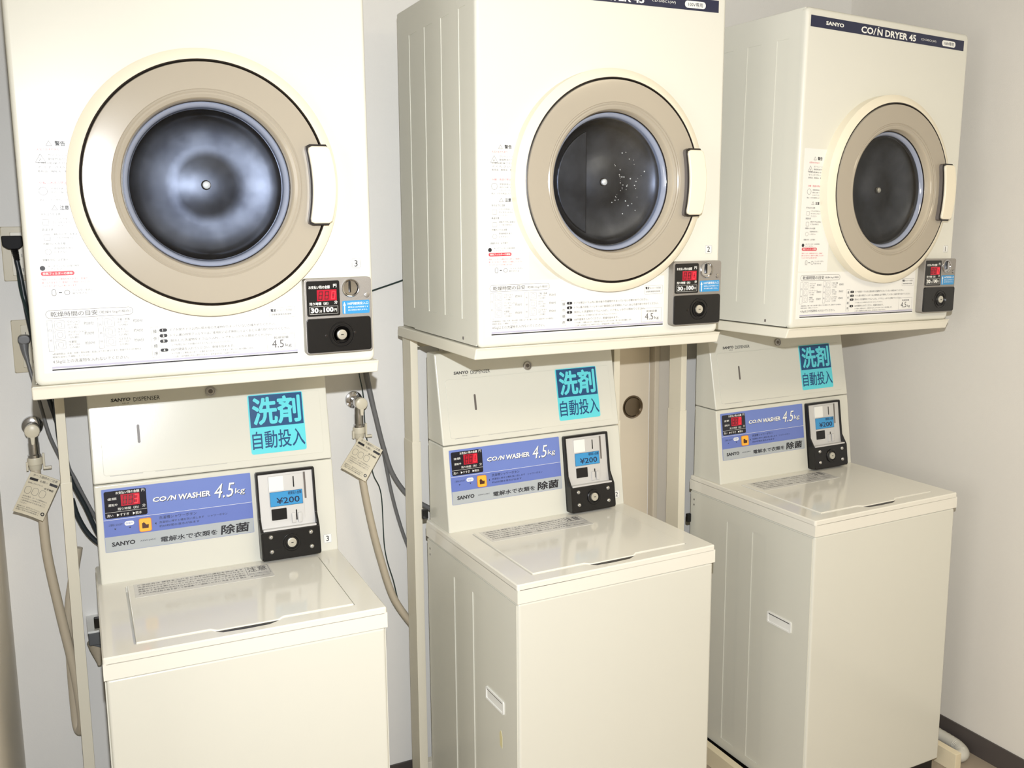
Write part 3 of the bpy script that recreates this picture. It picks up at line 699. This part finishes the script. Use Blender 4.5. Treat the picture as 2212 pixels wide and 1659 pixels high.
        write(b_, '4.5', .2540 + dx, .2960 + dx, .1560 + dz, .1880 + dz, y2, .0, .22)
        write(b_, 'kg', .3010 + dx, .3230 + dx, .1580 + dz, .1740 + dz, y2, .0, .15)
    write(k, '洗濯槽シャワーボタン', .1350, .2150, .1255, .1325, y); write(k, '洗濯前に押すと槽を洗い流します　シャワーボタン', .1350, .2820, .1165, .1215, y); write(k, '約60秒間水道水が出ます', .1350, .2200, .1080, .1130, y)
    write(k, 'SANYO', .0355, .0830, .0795, .0890, y - .0003, .035); write(k, 'ASW-J45C', .0930, .1260, .0820, .0855, y - .0003)
    write(k, '電解水で衣類を', .1350, .2560, .0750, .0865, y - .0003, .02, .12); write(k, '除菌', .2650, .3260, .0730, .0935, y - .0003, .03, .12)
    write(k, 'ご使用になれます', .0320, .0600, .1235, .1285, y)
    for x in (.0445, .0745):
        v = [k.verts.new((x + s, y, .1150 + z)) for s, z in ((-.0024, .003), (.0024, .003), (0, 0))]; k.faces.new(v)
    v = [k.verts.new((.1262 + s, y, .1180 + z)) for s, z in ((0, 0), (.0028, -.0028), (.0028, .0028))]; k.faces.new(v)
    roundfill(wt, .0640, .0835, .1215, .1310, .0045, yy)
    lett('dark_lettering', k, INK, st); lett('white_lettering', wt, INKW, st)
    bm = B(); write(bm, '除菌中', .0665, .0810, .1238, .1288, yy - .0004); lett('pill_lettering', bm, PERI2, st)
    obj('shower_button', plate(B(), (.0930, .1190), (.1035, .1330), (y - .0022, y), .0045), YELLOW, st)
    bm = B(); v = [bm.verts.new((.0993 + a, y - .0026, .1110 + b)) for a, b in ((0, 0), (.013, 0), (.014, .008), (.009, .0075), (.004, .0135), (0, .011))]; bm.faces.new(v); lett('button_symbol', bm, BROWN, st)
    bm = B(); outline(bm, .0930, .1190, .1035, .1330, .0012, y - .0024, .0045); lett('button_border', bm, ORANGE, st)
    # coin unit
    sx, sz = -.0010, .0030
    bm = B()
    # side profile: slim on top, deeper below, open tray for the silver plate
    PT, PB = -.0125, -.0300
    prism(bm, rrect(.3477, .4839, .0030, .2040, .005), -.0060, -.0002)
    def wallpoly(a): return [(-.0002, .0050), (PB + .002, .0050), (PB, .0090), (PB, .0670), (-.0145, .0980), (PT, .2020), (-.0002, .2020)]
    prism(bm, wallpoly(0), .3477, .3532, 'x', r=.0012); prism(bm, wallpoly(0), .4784, .4839, 'x', r=.0012)
    rbox(bm, (.3490, .4826), (PT, -.0002), (.1985, .2040), .0012)
    rbox(bm, (.3490, .4826), (PB, -.0002), (.0030, .0690), .0025)
    cu = obj('coin_unit', bm, BLACK, R, loc=loc, rot=rot)
    bm = B(); prism(bm, [(-.0040, .0700), (-.0125, .0700), (-.0105, .1000), (-.0090, .1970), (-.0040, .1970)], .3536, .4780, 'x')
    rbox(bm, (.3760, .4560), (-.0115, -.008), (.0830, .1920), .0012)
    rbox(bm, (.3545, .4770), (-.0285, -.0100), (.0690, .0735), .0008)
    obj('silver_face', bm, SATIN, cu)
    bm = B(); rbox(bm, (.4575, .4620), (-.0100, -.0085), (.0800, .1940)); obj('groove', bm, RECESS, cu)
    bm = B(); plate(bm, (.3772, .4525), (.1215, .1550), (-.0124, -.0110), .0008); obj('price_label', bm, LBLUE, cu)
    bm = B(); yv = -.0128
    write(bm, '¥200', .3915, .4450, .1265, .1410, yv, .01); write(bm, '硬貨投入金額', .4190, .4500, .1455, .1530, yv, .01)
    outline(bm, .3772, .4525, .1215, .1550, .0006, yv); lett('price_lettering', bm, NAVY, cu)
    bm = B(); plate(bm, (.3765, .4100), (.1580, .1905), (-.0121, -.0110), .001); obj('blank_plate', bm, STICK, cu)
    bm = B(); plate(bm, (.3785, .4135), (.0900, .1160), (-.0122, -.0105), .0015); obj('return_slot', bm, BLACK, cu)
    bm = B(); plate(bm, (.4322, .4348), (.1620, .1870), (-.0122, -.0105), .0008); plate(bm, (.4345, .4373), (.0850, .1090), (-.0122, -.0105), .0008); obj('coin_slot', bm, BLACK, cu)
    bm = B(); rbox(bm, (.4240, .4335), (-.0165, -.011), (.0790, .1020), .0015); rbox(bm, (.4383, .4478), (-.0165, -.011), (.0790, .1020), .0015); obj('slot_guide', bm, SATIN, cu)
    for xs in (.3700, .4620):
        for zs in (.0225, .0560):
            bm = lathe(B(), [(0, PB - .0038), (.0030, PB - .0032), (.0052, PB - .0016), (.0058, PB)], xs, zs, 20)
            obj('dome_screw', bm, CHROME, cu, wn=False)
    bm = lathe(B(), [(.0200, PB), (.0200, PB - .0022), (.0185, PB - .0034), (.0150, PB - .0034), (.0140, PB - .0018), (.0120, PB - .0018)], .4165, .0385, 48); obj('lock_ring', bm, BLACK, cu, wn=False)
    obj('lock_cylinder', disc(B(), .4165,   .0385, .0106, PB - .0050, PB, 32, .0012), KEYM, cu)
    bm = B(); plate(bm, (.4140, .4195), (.0378, .0394), (PB - .0054, PB - .0048), .0006); obj('keyhole', bm, BLACK, cu)
    # carrying grip in the left side
    gy0, gy1, gz0, gz1 = .066, .155, .5225, .5540
    bm = B(); o_ = rrect(gy0, gy1, gz0, gz1, .004); i_ = rrect(gy0 + .004, gy1 - .004, gz0 + .004, gz1 - .004, .003)
    hull_frame(bm, o_, i_, 0, .004)
    for v in bm.verts: v.co = Vector((-.0030 + v.co.y, v.co.x, v.co.z))
    bmesh.ops.recalc_face_normals(bm, faces=bm.faces[:])
    rbox(bm, (-.0012, .0010), (gy0 + .004, gy1 - .004), (gz0 + .004, gz1 - .004))
    obj('side_grip', bm, STICK, R)
    bm = B(); rbox(bm, (-.0016, -.0010), (gy0 + .005, gy1 - .005), (gz1 - .0075, gz1 - .004)); obj('grip_painted_shadow', bm, INKG, R)  # dark strip, shade under the grip's upper rim put in as colour
    bm = B()
    for zz in (.782, .768): disc(bm, 0, 0, .0028, 0, .001, 12)
    bm.free(); bm = B()
    for zz, rr in ((.782, .0026), (.766, .0026)):
        rbox(bm, (-.0005, .001), (.4755, .4800), (zz - rr, zz + rr), .0004)
    obj('side_screws', bm, RECESS, R)
    bm = B(); rbox(bm, (-.013, .003), (.4900, .5000), (.708, .734), .002); obj('cord_grommet', bm, BLACK, R)
    return R
WSH = {3: (0.0717, -0.0616, -1.2464), 2: (0.8893, -0.0921, 1.2897), 1: (1.7587, -0.0563, 1.1414)}
washer = {3: make_washer()}
for i in (2, 1): washer[i] = dup(washer[3])
loc, rot = (0, c0, HT), (TC, 0, 0)
for i in (3, 2, 1):
    x, y, r = WSH[i]; R = washer[i]; R.location = (x, y, 0); R.rotation_euler = (0, 0, math.radians(r))
    s = obj('number_sticker', plate(B(), (.4975, .5165), (.0185, .0390), (-.0006, 0), .0006), STICK, R, loc=loc, rot=rot)
    bm = B(); write(bm, str(i), .5035 if i > 1 else .5055, None, .0225, .0350, -.001, .005); lett('numeral', bm, INK, s)
    bm = B(); outline(bm, .4978, .5162, .0188, .0387, .0004, -.001, .002); lett('sticker_border', bm, INKL, s)
    st = [c for c in R.children if c.name.startswith('control_sticker')][0]
    bm = B(); digit(bm, .0630 + .0236, .1680, .0082, .0196, SEG['3' if i == 3 else '0'], -.0023, .0019); lett('lit_digit', bm, LEDON, st)
g = 'coin washers under the dryers'
[c for c in washer[3].children if c.name.startswith('lid')][0].location.x = .0012
tag(washer[3], 'cream top-loading coin washer numbered 3, leftmost, under the nearest dryer', 'washing machine', g)
tag(washer[2], 'cream top-loading coin washer numbered 2, tape scrap under its side grip', 'washing machine', g)
tag(washer[1], 'cream top-loading coin washer numbered 1, rightmost, beside the bare right wall', 'washing machine', g)
[c for c in washer[2].children if c.name.startswith('cord_grommet')][0].location.z = .150
bm = B(); prism(bm, [(.078, .436), (.088, .440), (.090, .470), (.084, .478), (.077, .465)], -.0006, .001, 'x'); obj('tape_scrap', bm, TAPE, washer[2])

# ------------------------------------------------------------------ detergent dispenser, standing on each washer's control housing
def make_dispenser():
    R = thing('detergent_dispenser', 'x', 'dispenser')
    bm = B(); prism(bm, [(c1, z1_ + .0008), (c2, z2_), (WD - .004, z2_), (WD - .004, z1_ + .0008)], .0077, .5312, 'x', r=.004, seg=3)
    obj('housing', bm, WENAMEL, R)
    loc, rot = (0, c1, z1_), (TD, 0, 0)
    hd = obj('hatch', prism(B(), rrect(.0300, .5130, .0175, .1640, .006), -.0016, 0, r=.0006), WENAMEL, R, loc=loc, rot=rot)
    obj('level_window', plate(B(), (.1040, .1095), (.0820, .1225), (-.0021, -.001), .0026), RECESS, hd)
    bm = B(); quad(bm, .0420, .1100, .0158, .0165, -.0006); quad(bm, .1350, .2900, .0160, .0165, -.0006); lett('hatch_gap', bm, INKL, hd)
    bm = lathe(B(), [(.0115, 0), (.0115, -.004), (.0100, -.0052), (.0088, -.0052), (.0082, -.0035), (0, -.0035)], .2660, .1820, 32); lk = obj('hatch_lock', bm, SILVER, R, loc=loc, rot=rot, wn=False)
    bm = lathe(B(), [(.0050, -.0034), (.0046, -.0048), (0, -.0050)], .2660, .1820, 24); obj('keyhole', bm, RECESS, lk, wn=False)
    bm = B(); write(bm, 'SANYO', .0553, .0955, .1755, .1832, -.0006, .03, .12); write(bm, 'DISPENSER', .1020, .1570, .1735, .1825, -.0006, -.002); write(bm, 'AD-J3', .078, .092, .1695, .1725, -.0006)
    obj_ = lett('logo_lettering', bm, INK, R); obj_.location = loc; obj_.rotation_euler = rot
    sg = obj('sign', plate(B(), (.3455, .4728), (.0290, .1655), (-.0026, -.001), .005), CYAN, R, loc=loc, rot=rot)
    bm = B(); quad(bm, .3485, .4705, .0900, .1635, -.0029); lett('blue_field', bm, DBLUE, sg)
    bm = B(); write(bm, '洗剤', .3560, .4640, .0965, .1570, -.0033, .035, res=3); lett('upper_lettering', bm, CYAN, sg)
    bm = B(); write(bm, '自動投入', .3500, .4700, .0400, .0805, -.0030, .012, res=3); lett('lower_lettering', bm, DBLUE, sg)
    return R
disp = {3: make_dispenser()}
for i in (2, 1): disp[i] = dup(disp[3])
for i in (3, 2, 1):
    x, y, r = WSH[i]; disp[i].location = (x, y, 0); disp[i].rotation_euler = (0, 0, math.radians(r))
g = 'detergent dispensers on the washers'
tag(disp[3], 'detergent dispenser with cyan sign on the washer numbered 3, the leftmost', 'dispenser', g)
tag(disp[2], 'detergent dispenser with cyan sign on the washer numbered 2, left of the round door pull', 'dispenser', g)
tag(disp[1], 'detergent dispenser with cyan sign on the washer numbered 1, beside the bare right wall', 'dispenser', g)

# ------------------------------------------------------------------ dryer stands
def make_stand(label, xl, xr, yl, yr, bl, br, ztop, zr=None):
    t = thing('dryer_stand', label, 'stand', (0, 0, 0), group='steel stands carrying the dryers')
    zr = zr or ztop
    for zt, x, y, b in ((ztop, xl, yl, bl), (zr, xr, yr, br)):
        obj('lower_post', rbox(B(), (x - .0015, x + .0225), (y - .001, y + .061), (0.058, 1.055), .0015), POST, t)
        obj('upper_post', rbox(B(), (x, x + .020), (y, y + .058), (1.05, zt), .0015), POST, t)
        bm = rbox(B(), (b, b + .024), (-.065, .56), (0.0, .058), .002)
        obj('base_beam', bm, BEAM, t)
    obj('cross_bar', rbox(B(), (xl + .02, xr), (yl + .03, yl + .055), (zr - .028, zr - .004), .0015), POST, t)
    obj('cross_bar', rbox(B(), (xl + .02, xr), (yl + .03, yl + .055), (.10, .13), .0015), POST, t)
    return t
z_ = HL - .0262
make_stand('cream steel stand carrying the dryer numbered 3, its left post between tap and washer', .025, .588, .44, .44, .030, .622, z_)
make_stand('cream steel stand carrying the dryer numbered 2, posts either side of the middle washer', .858, 1.456, .44, .415, .846, 1.446, z_ + .009)
make_stand('cream steel stand carrying the dryer numbered 1, beam end poking out by the white hose', 1.706, 2.225, .44, .468, 1.715, 2.3375, HL - .0252, HL - .0380)

# ------------------------------------------------------------------ water taps with their hoses and paper tags
def make_tap():
    R = thing('water_tap', 'x', 'tap')
    bm = lathe(B(), [(0, -.009), (.012, -.010), (.0225, -.006), (.0240, -.0005), (.0240, .0)], 0, 0, 40); obj('rosette', bm, CHROME, R, wn=False)
    bm = lathe(B(), [(.0115, -.004), (.0115, -.022), (.0145, -.026), (.0150, -.050), (.0135, -.056), (0, -.058)], 0, 0, 32); obj('valve_body', bm, CHROME, R, wn=False)
    bm = lathe(B(), [(.0095, -.006), (.0115, -.020), (.0115, -.030), (.0125, -.034), (.0125, -.058), (.0145, -.060), (.0150, -.066), (.0, -.067)], 0, 0, 28, cy=-.040, axis='z')
    for k in range(3): pass
    obj('spout', bm, CHROME, R, wn=False)
    bm = lathe(B(), [(0, -.076), (.012, -.0755), (.0155, -.073), (.0160, -.062), (.0150, -.058), (0, -.057)], 0, .001, 36)
    prism(bm, [(-.005, -.010), (.005, -.010), (.003, -.030), (-.003, -.030)], -.074, -.066, r=.001)
    obj('lever', bm, NUTM, R)
    bm = lathe(B(), [(0, -.0660), (.0150, -.0662), (.0165, -.069), (.0165, -.082), (.0145, -.084), (.0135, -.092), (.0105, -.097), (0, -.0972)], 0, 0, 24, cy=-.040, axis='z')
    obj('hose_nut', bm, NUTM, R)
    bm = B(); rbox(bm, (.016, .021), (-.046, -.038), (-.094, -.058), .0015); rbox(bm, (.016, .034), (-.047, -.037), (-.096, -.090), .0015); rbox(bm, (-.019, -.0145), (-.046, -.036), (-.096, -.076), .001)
    obj('safety_clip', bm, NUTM, R)
    return R
tapA = make_tap(); tapB = dup(tapA)
tapA.location = (-.026, YB, 1.160); tapB.location = (.752, YB, 1.150)
tag(tapA, 'chrome washing machine tap with a cream lever at the left edge, left of washer 3', 'tap', 'taps on the back wall')
tag(tapB, 'chrome washing machine tap with a cream lever on the wall between dryers 3 and 2', 'tap', 'taps on the back wall')
h = obj('water_hose', tube(B(), [(-.026, .560, 1.065), (-.024, .548, 1.03), (-.020, .535, .985), (-.019, .525, .956), (-.016, .522, .866), (.000, .522, .728), (.019, .522, .585), (.0275, .523, .476), (.0265, .527, .435), (.021, .541, .413), (.015, .556, .428), (.0135, .562, .500), (.014, .562, .593), (.020, .565, .72), (.05, .572, .86)], .0105, 14), HOSEM)
tag(h, 'beige water hose hanging in a long narrow loop at the left edge', 'hose', 'water hoses of the washers')
h = obj('water_hose', tube(B(), [(.752, .560, 1.055), (.750, .548, 1.01), (.749, .53, .942), (.766, .53, .837), (.789, .53, .73), (.825, .53, .605), (.880, .53, .512), (.897, .535, .497)], .0098, 14), HOSEM)
tag(h, 'beige water hose curving from the middle tap down behind the stand of dryer 2', 'hose', 'water hoses of the washers')

def make_tag(loc, ang, w_, h_, label):
    R = bpy.data.objects.new('paper_tag', None); COL.objects.link(R); R.location = loc; R.rotation_euler = (0, ang, 0)
    tag(R, label, 'tag', 'instruction tags on the taps')
    def curl(x, z): return -.010 * (x / w_) ** 2 * (-z / h_) + .004 * math.sin(PI * x / w_)
    bm = B(); nx, nz = 10, 12; G = {}
    for s in (0, 1):
        for i in range(nx + 1):
            for j in range(nz + 1):
                x, z = w_ * i / nx, -h_ * j / nz; G[s, i, j] = bm.verts.new((x, curl(x, z) + s * .0022, z))
    for i in range(nx):
        for j in range(nz):
            bm.faces.new((G[0, i, j], G[0, i, j + 1], G[0, i + 1, j + 1], G[0, i + 1, j])); bm.faces.new((G[1, i, j], G[1, i + 1, j], G[1, i + 1, j + 1], G[1, i, j + 1]))
    for i in range(nx):
        bm.faces.new((G[0, i, 0], G[0, i + 1, 0], G[1, i + 1, 0], G[1, i, 0])); bm.faces.new((G[0, i, nz], G[1, i, nz], G[1, i + 1, nz], G[0, i + 1, nz]))
    for j in range(nz):
        bm.faces.new((G[0, 0, j], G[1, 0, j], G[1, 0, j + 1], G[0, 0, j + 1])); bm.faces.new((G[0, nx, j], G[0, nx, j + 1], G[1, nx, j + 1], G[1, nx, j]))
    bmesh.ops.recalc_face_normals(bm, faces=bm.faces[:])
    obj('card', bm, TAGM, R, wn=False)
    bm = B(); gg = B(); X = lambda a: a * w_; Z = lambda b: -b * h_
    write(bm, 'ホース接続のご注意', X(.12), X(.92), Z(.085), Z(.025), 0)
    for a, b in ((.06, .33), (.72, .98)):
        quad(bm, X(a), X(b), Z(.185), Z(.125), 0)
    write(bm, 'お願い', X(.40), X(.66), Z(.185), Z(.13), 0)
    write(bm, '必ず確認', X(.62), X(.92), Z(.31), Z(.265), 0, .02)
    write(gg, '接続後に水もれがないか', X(.06), X(.55), Z(.27), Z(.235), 0)
    for k in range(3): outline(gg, X(.06 + .24 * k), X(.26 + .24 * k), Z(.52), Z(.34), .0006, 0, .006)
    for k, s in enumerate(['水栓を開き、ホースの接続部から', '水がもれないことを確かめてください', 'ご使用後は必ず水栓を閉じて', 'ください']): write(gg, s, X(.08), X(.88 if k < 3 else .3), Z(.60 + .055 * k), Z(.565 + .055 * k), 0)
    for k, s in enumerate(['保存用ラベル　取り外さないでください', '凍結のおそれのあるときは水を抜いて', 'お問い合わせは販売店へ']): write(bm, s, X(.05), X(.80), Z(.845 + .045 * k), Z(.812 + .045 * k), 0)
    outline(bm, X(.84), X(.84) + .008, Z(.90), Z(.90) + .008, .002, 0, .004)
    for b_ in (bm, gg):
        bmesh.ops.triangulate(b_, faces=b_.faces[:])
        for v in b_.verts: v.co.y = curl(v.co.x, v.co.z) - .0011
    lett('dark_lettering', bm, INK, R); lett('grey_lettering', gg, INKG, R)
make_tag((-.034, .490, 1.078), math.radians(27), .066, .096, 'paper instruction tag tied under the left tap, partly behind the post')
make_tag((.734, .497, 1.072), math.radians(35), .075, .093, 'paper instruction tag tied under the middle tap, right of washer 3')

# ------------------------------------------------------------------ outlets, plugs and cables
def outlet(loc, label):
    R = thing('wall_outlet', label, 'outlet', loc, group='beige outlets on the back wall')
    obj('cover_plate', prism(B(), rrect(0, .070, 0, .122, .003), -.006, 0, r=.002), OUTLET, R)
    obj('socket_insert', prism(B(), rrect(.019, .051, .012, .110, .002), -.009, -.005, r=.001), OUTLET2, R)
    for z in (.020, .052, .084):
        bm = B(); rbox(bm, (.028, .0295), (-.0093, -.008), (z, z + .010)); rbox(bm, (.0395, .041), (-.0093, -.008), (z + .001, z + .009)); obj('socket', bm, GASKET, R)
    return R
outlet((-.057, YB, 1.498), 'beige wall outlet at the left edge, the upper one, black plug in it')
outlet((-.052, YB, 1.287), 'beige wall outlet at the left edge, the lower one, grey round plug in it')
def cable(label, pts, r, mt, name='electric_cable'):
    return tag(obj(name, tube(B(), pts, r, 10), mt), label, 'cable')
# black angled plug on its fat cord
R = thing('power_plug', 'flat black angled plug in the upper left outlet with its fat black cord', 'plug', (-.057, .59, 1.582))
bm = B(); prism(bm, [(.002, .018), (.044, .018), (.045, -.004), (.036, -.012), (.014, -.012), (.003, -.004)], -.026, 0, r=.003); obj('plug_body', bm, PLUGM, R)
bm = B(); tube(bm, [(.026, -.014, -.008), (.028, -.014, -.022), (.030, -.014, -.038)], lambda t: .0088 - .0025 * t, 12, 8, ribs=.14); obj('strain_relief', bm, BLACK, R)
bm = B(); tube(bm, [(.029, -.014, -.036), (.034, -.018, -.075), (.038, -.020, -.12), (.043, -.026, -.17), (.052, -.035, -.235), (.060, -.04, -.29), (.075, -.04, -.37), (.095, -.035, -.45)], .0058, 12); obj('cord', bm, CORDM, R)
bm = B(); tube(bm, [(.030, -.014, -.040), (.030, -.019, -.075), (.033, -.023, -.11), (.041, -.03, -.15), (.050, -.035, -.19)], .0032, 8); tube(bm, [(.046, -.030, -.155), (.054, -.034, -.166), (.062, -.038, -.180)], .0018, 6); obj('earth_wire', bm, CORDT, R)
R = thing('power_plug', 'round grey plug in the lower left outlet with its cord running down past the tap', 'plug', (-.028, .591, 1.362))
bm = B(); prism(bm, rrect(-.012, .014, -.006, .014, .0085), -.028, 0, r=.003); obj('plug_body', bm, CORDG, R)
bm = B(); tube(bm, [(.000, -.016, -.004), (.001, -.02, -.024), (.005, -.025, -.046)], lambda t: .0105 - .0060 * t, 12, 8); obj('strain_relief', bm, CORDG, R)
bm = B(); tube(bm, [(.004, -.025, -.042), (.010, -.030, -.075), (.018, -.035, -.115), (.026, -.04, -.160), (.036, -.04, -.215), (.052, -.03, -.268), (.07, -.02, -.32)], .0040, 10); obj('cord', bm, CORDG, R)
cable('thick black cable dropping beside the left stand post and sweeping behind washer 3', [(.030, .535, 1.30), (.027, .532, 1.20), (.030, .532, 1.12), (.046, .530, 1.04), (.072, .530, .97), (.095, .530, .90), (.115, .53, .86)], .0052, CORDM)
cable('grey cable running down just left of washer 3 between the post and the dispenser', [(.040, .582, 1.28), (.040, .585, 1.18), (.042, .583, 1.07), (.057, .580, 1.022), (.082, .576, .955), (.106, .574, .90), (.13, .57, .86)], .0042, CORDG)
cable('thin black wire dropping between the left stand post and washer 3', [(.050, .594, 1.04), (.066, .594, .98), (.082, .594, .92), (.095, .593, .88), (.12, .59, .85)], .0018, CORDT, 'thin_wire')
cable('low black cable bending up behind washer 3 beside the stand post', [(.045, .556, .985), (.055, .554, .940), (.075, .552, .895), (.105, .550, .862), (.14, .55, .845)], .0060, CORDM)
cable('thick dark grey cable from under dryer 3 curving right behind the stand of dryer 2', [(.700, .565, 1.47), (.740, .570, 1.39), (.772, .575, 1.31), (.779, .57, 1.22), (.800, .565, 1.11), (.820, .565, 1.02), (.845, .565, .94), (.888, .56, .875), (.95, .55, .83)], .0068, CORDG)
cable('dark grey cable from under dryer 3 falling steeply behind the stand of dryer 2', [(.690, .588, 1.50), (.735, .587, 1.40), (.778, .585, 1.31), (.786, .58, 1.22), (.805, .578, 1.11), (.823, .578, 1.01), (.845, .578, .88), (.872, .575, .77), (.91, .57, .66)], .0050, CORDG)
cable('thin black wire passing the middle tap and its tag down to the hose', [(.690, .540, 1.46), (.725, .55, 1.38), (.752, .56, 1.31), (.757, .560, 1.23), (.771, .574, 1.165), (.775, .578, 1.08), (.790, .575, .954), (.813, .575, .886), (.819, .575, .729), (.836, .56, .640), (.856, .56, .561), (.90, .55, .508)], .0016, CORDT, 'thin_wire')
cable('thin dark wire stretched between dryers 3 and 2 in front of the wall', [(.70, .575, 1.425), (.78, .585, 1.434), (.83, .590, 1.446), (.90, .59, 1.466), (.97, .58, 1.49)], .0022, CORDT, 'thin_wire')
# dark bracket and tan funnel behind washer 3
R = thing('drain_fitting', 'dark grey wall bracket with a tan funnel, just left of washer 3', 'fitting', (.056, .50, .62))
bm = B(); rbox(bm, (0, .085), (0, .10), (.018, .050), .003); prism(bm, [(0, .018), (.085, .018), (.085, -.012), (.030, .002)], .01, .09, r=.002); obj('bracket', bm, DARKBOX, R)
obj('rim', rbox(B(), (-.001, .085), (-.002, .102), (.050, .055), .001), STICK, R)
bm = lathe(B(), [(.024, .010), (.020, -.005), (.006, -.042), (.004, -.05), (.0, -.05)], .020, 0, 24, cy=.04, axis='z'); obj('funnel', bm, HOSEM, R, wn=False)
# drain hose on the floor
h = obj('drain_hose', tube(B(), [(2.435, .55, .022), (2.440, .42, .021), (2.446, .28, .020), (2.447, .14, .020), (2.445, .04, .020), (2.438, .000, .020), (2.420, -.026, .020), (2.396, -.030, .020), (2.380, -.008, .020), (2.378, .030, .020), (2.3805, .08, .020), (2.384, .14, .020), (2.388, .22, .020)], .0185, 16, 10, ribs=.06), HOSEW)
tag(h, 'white corrugated drain hose bent back on the floor by the right wall', 'hose')
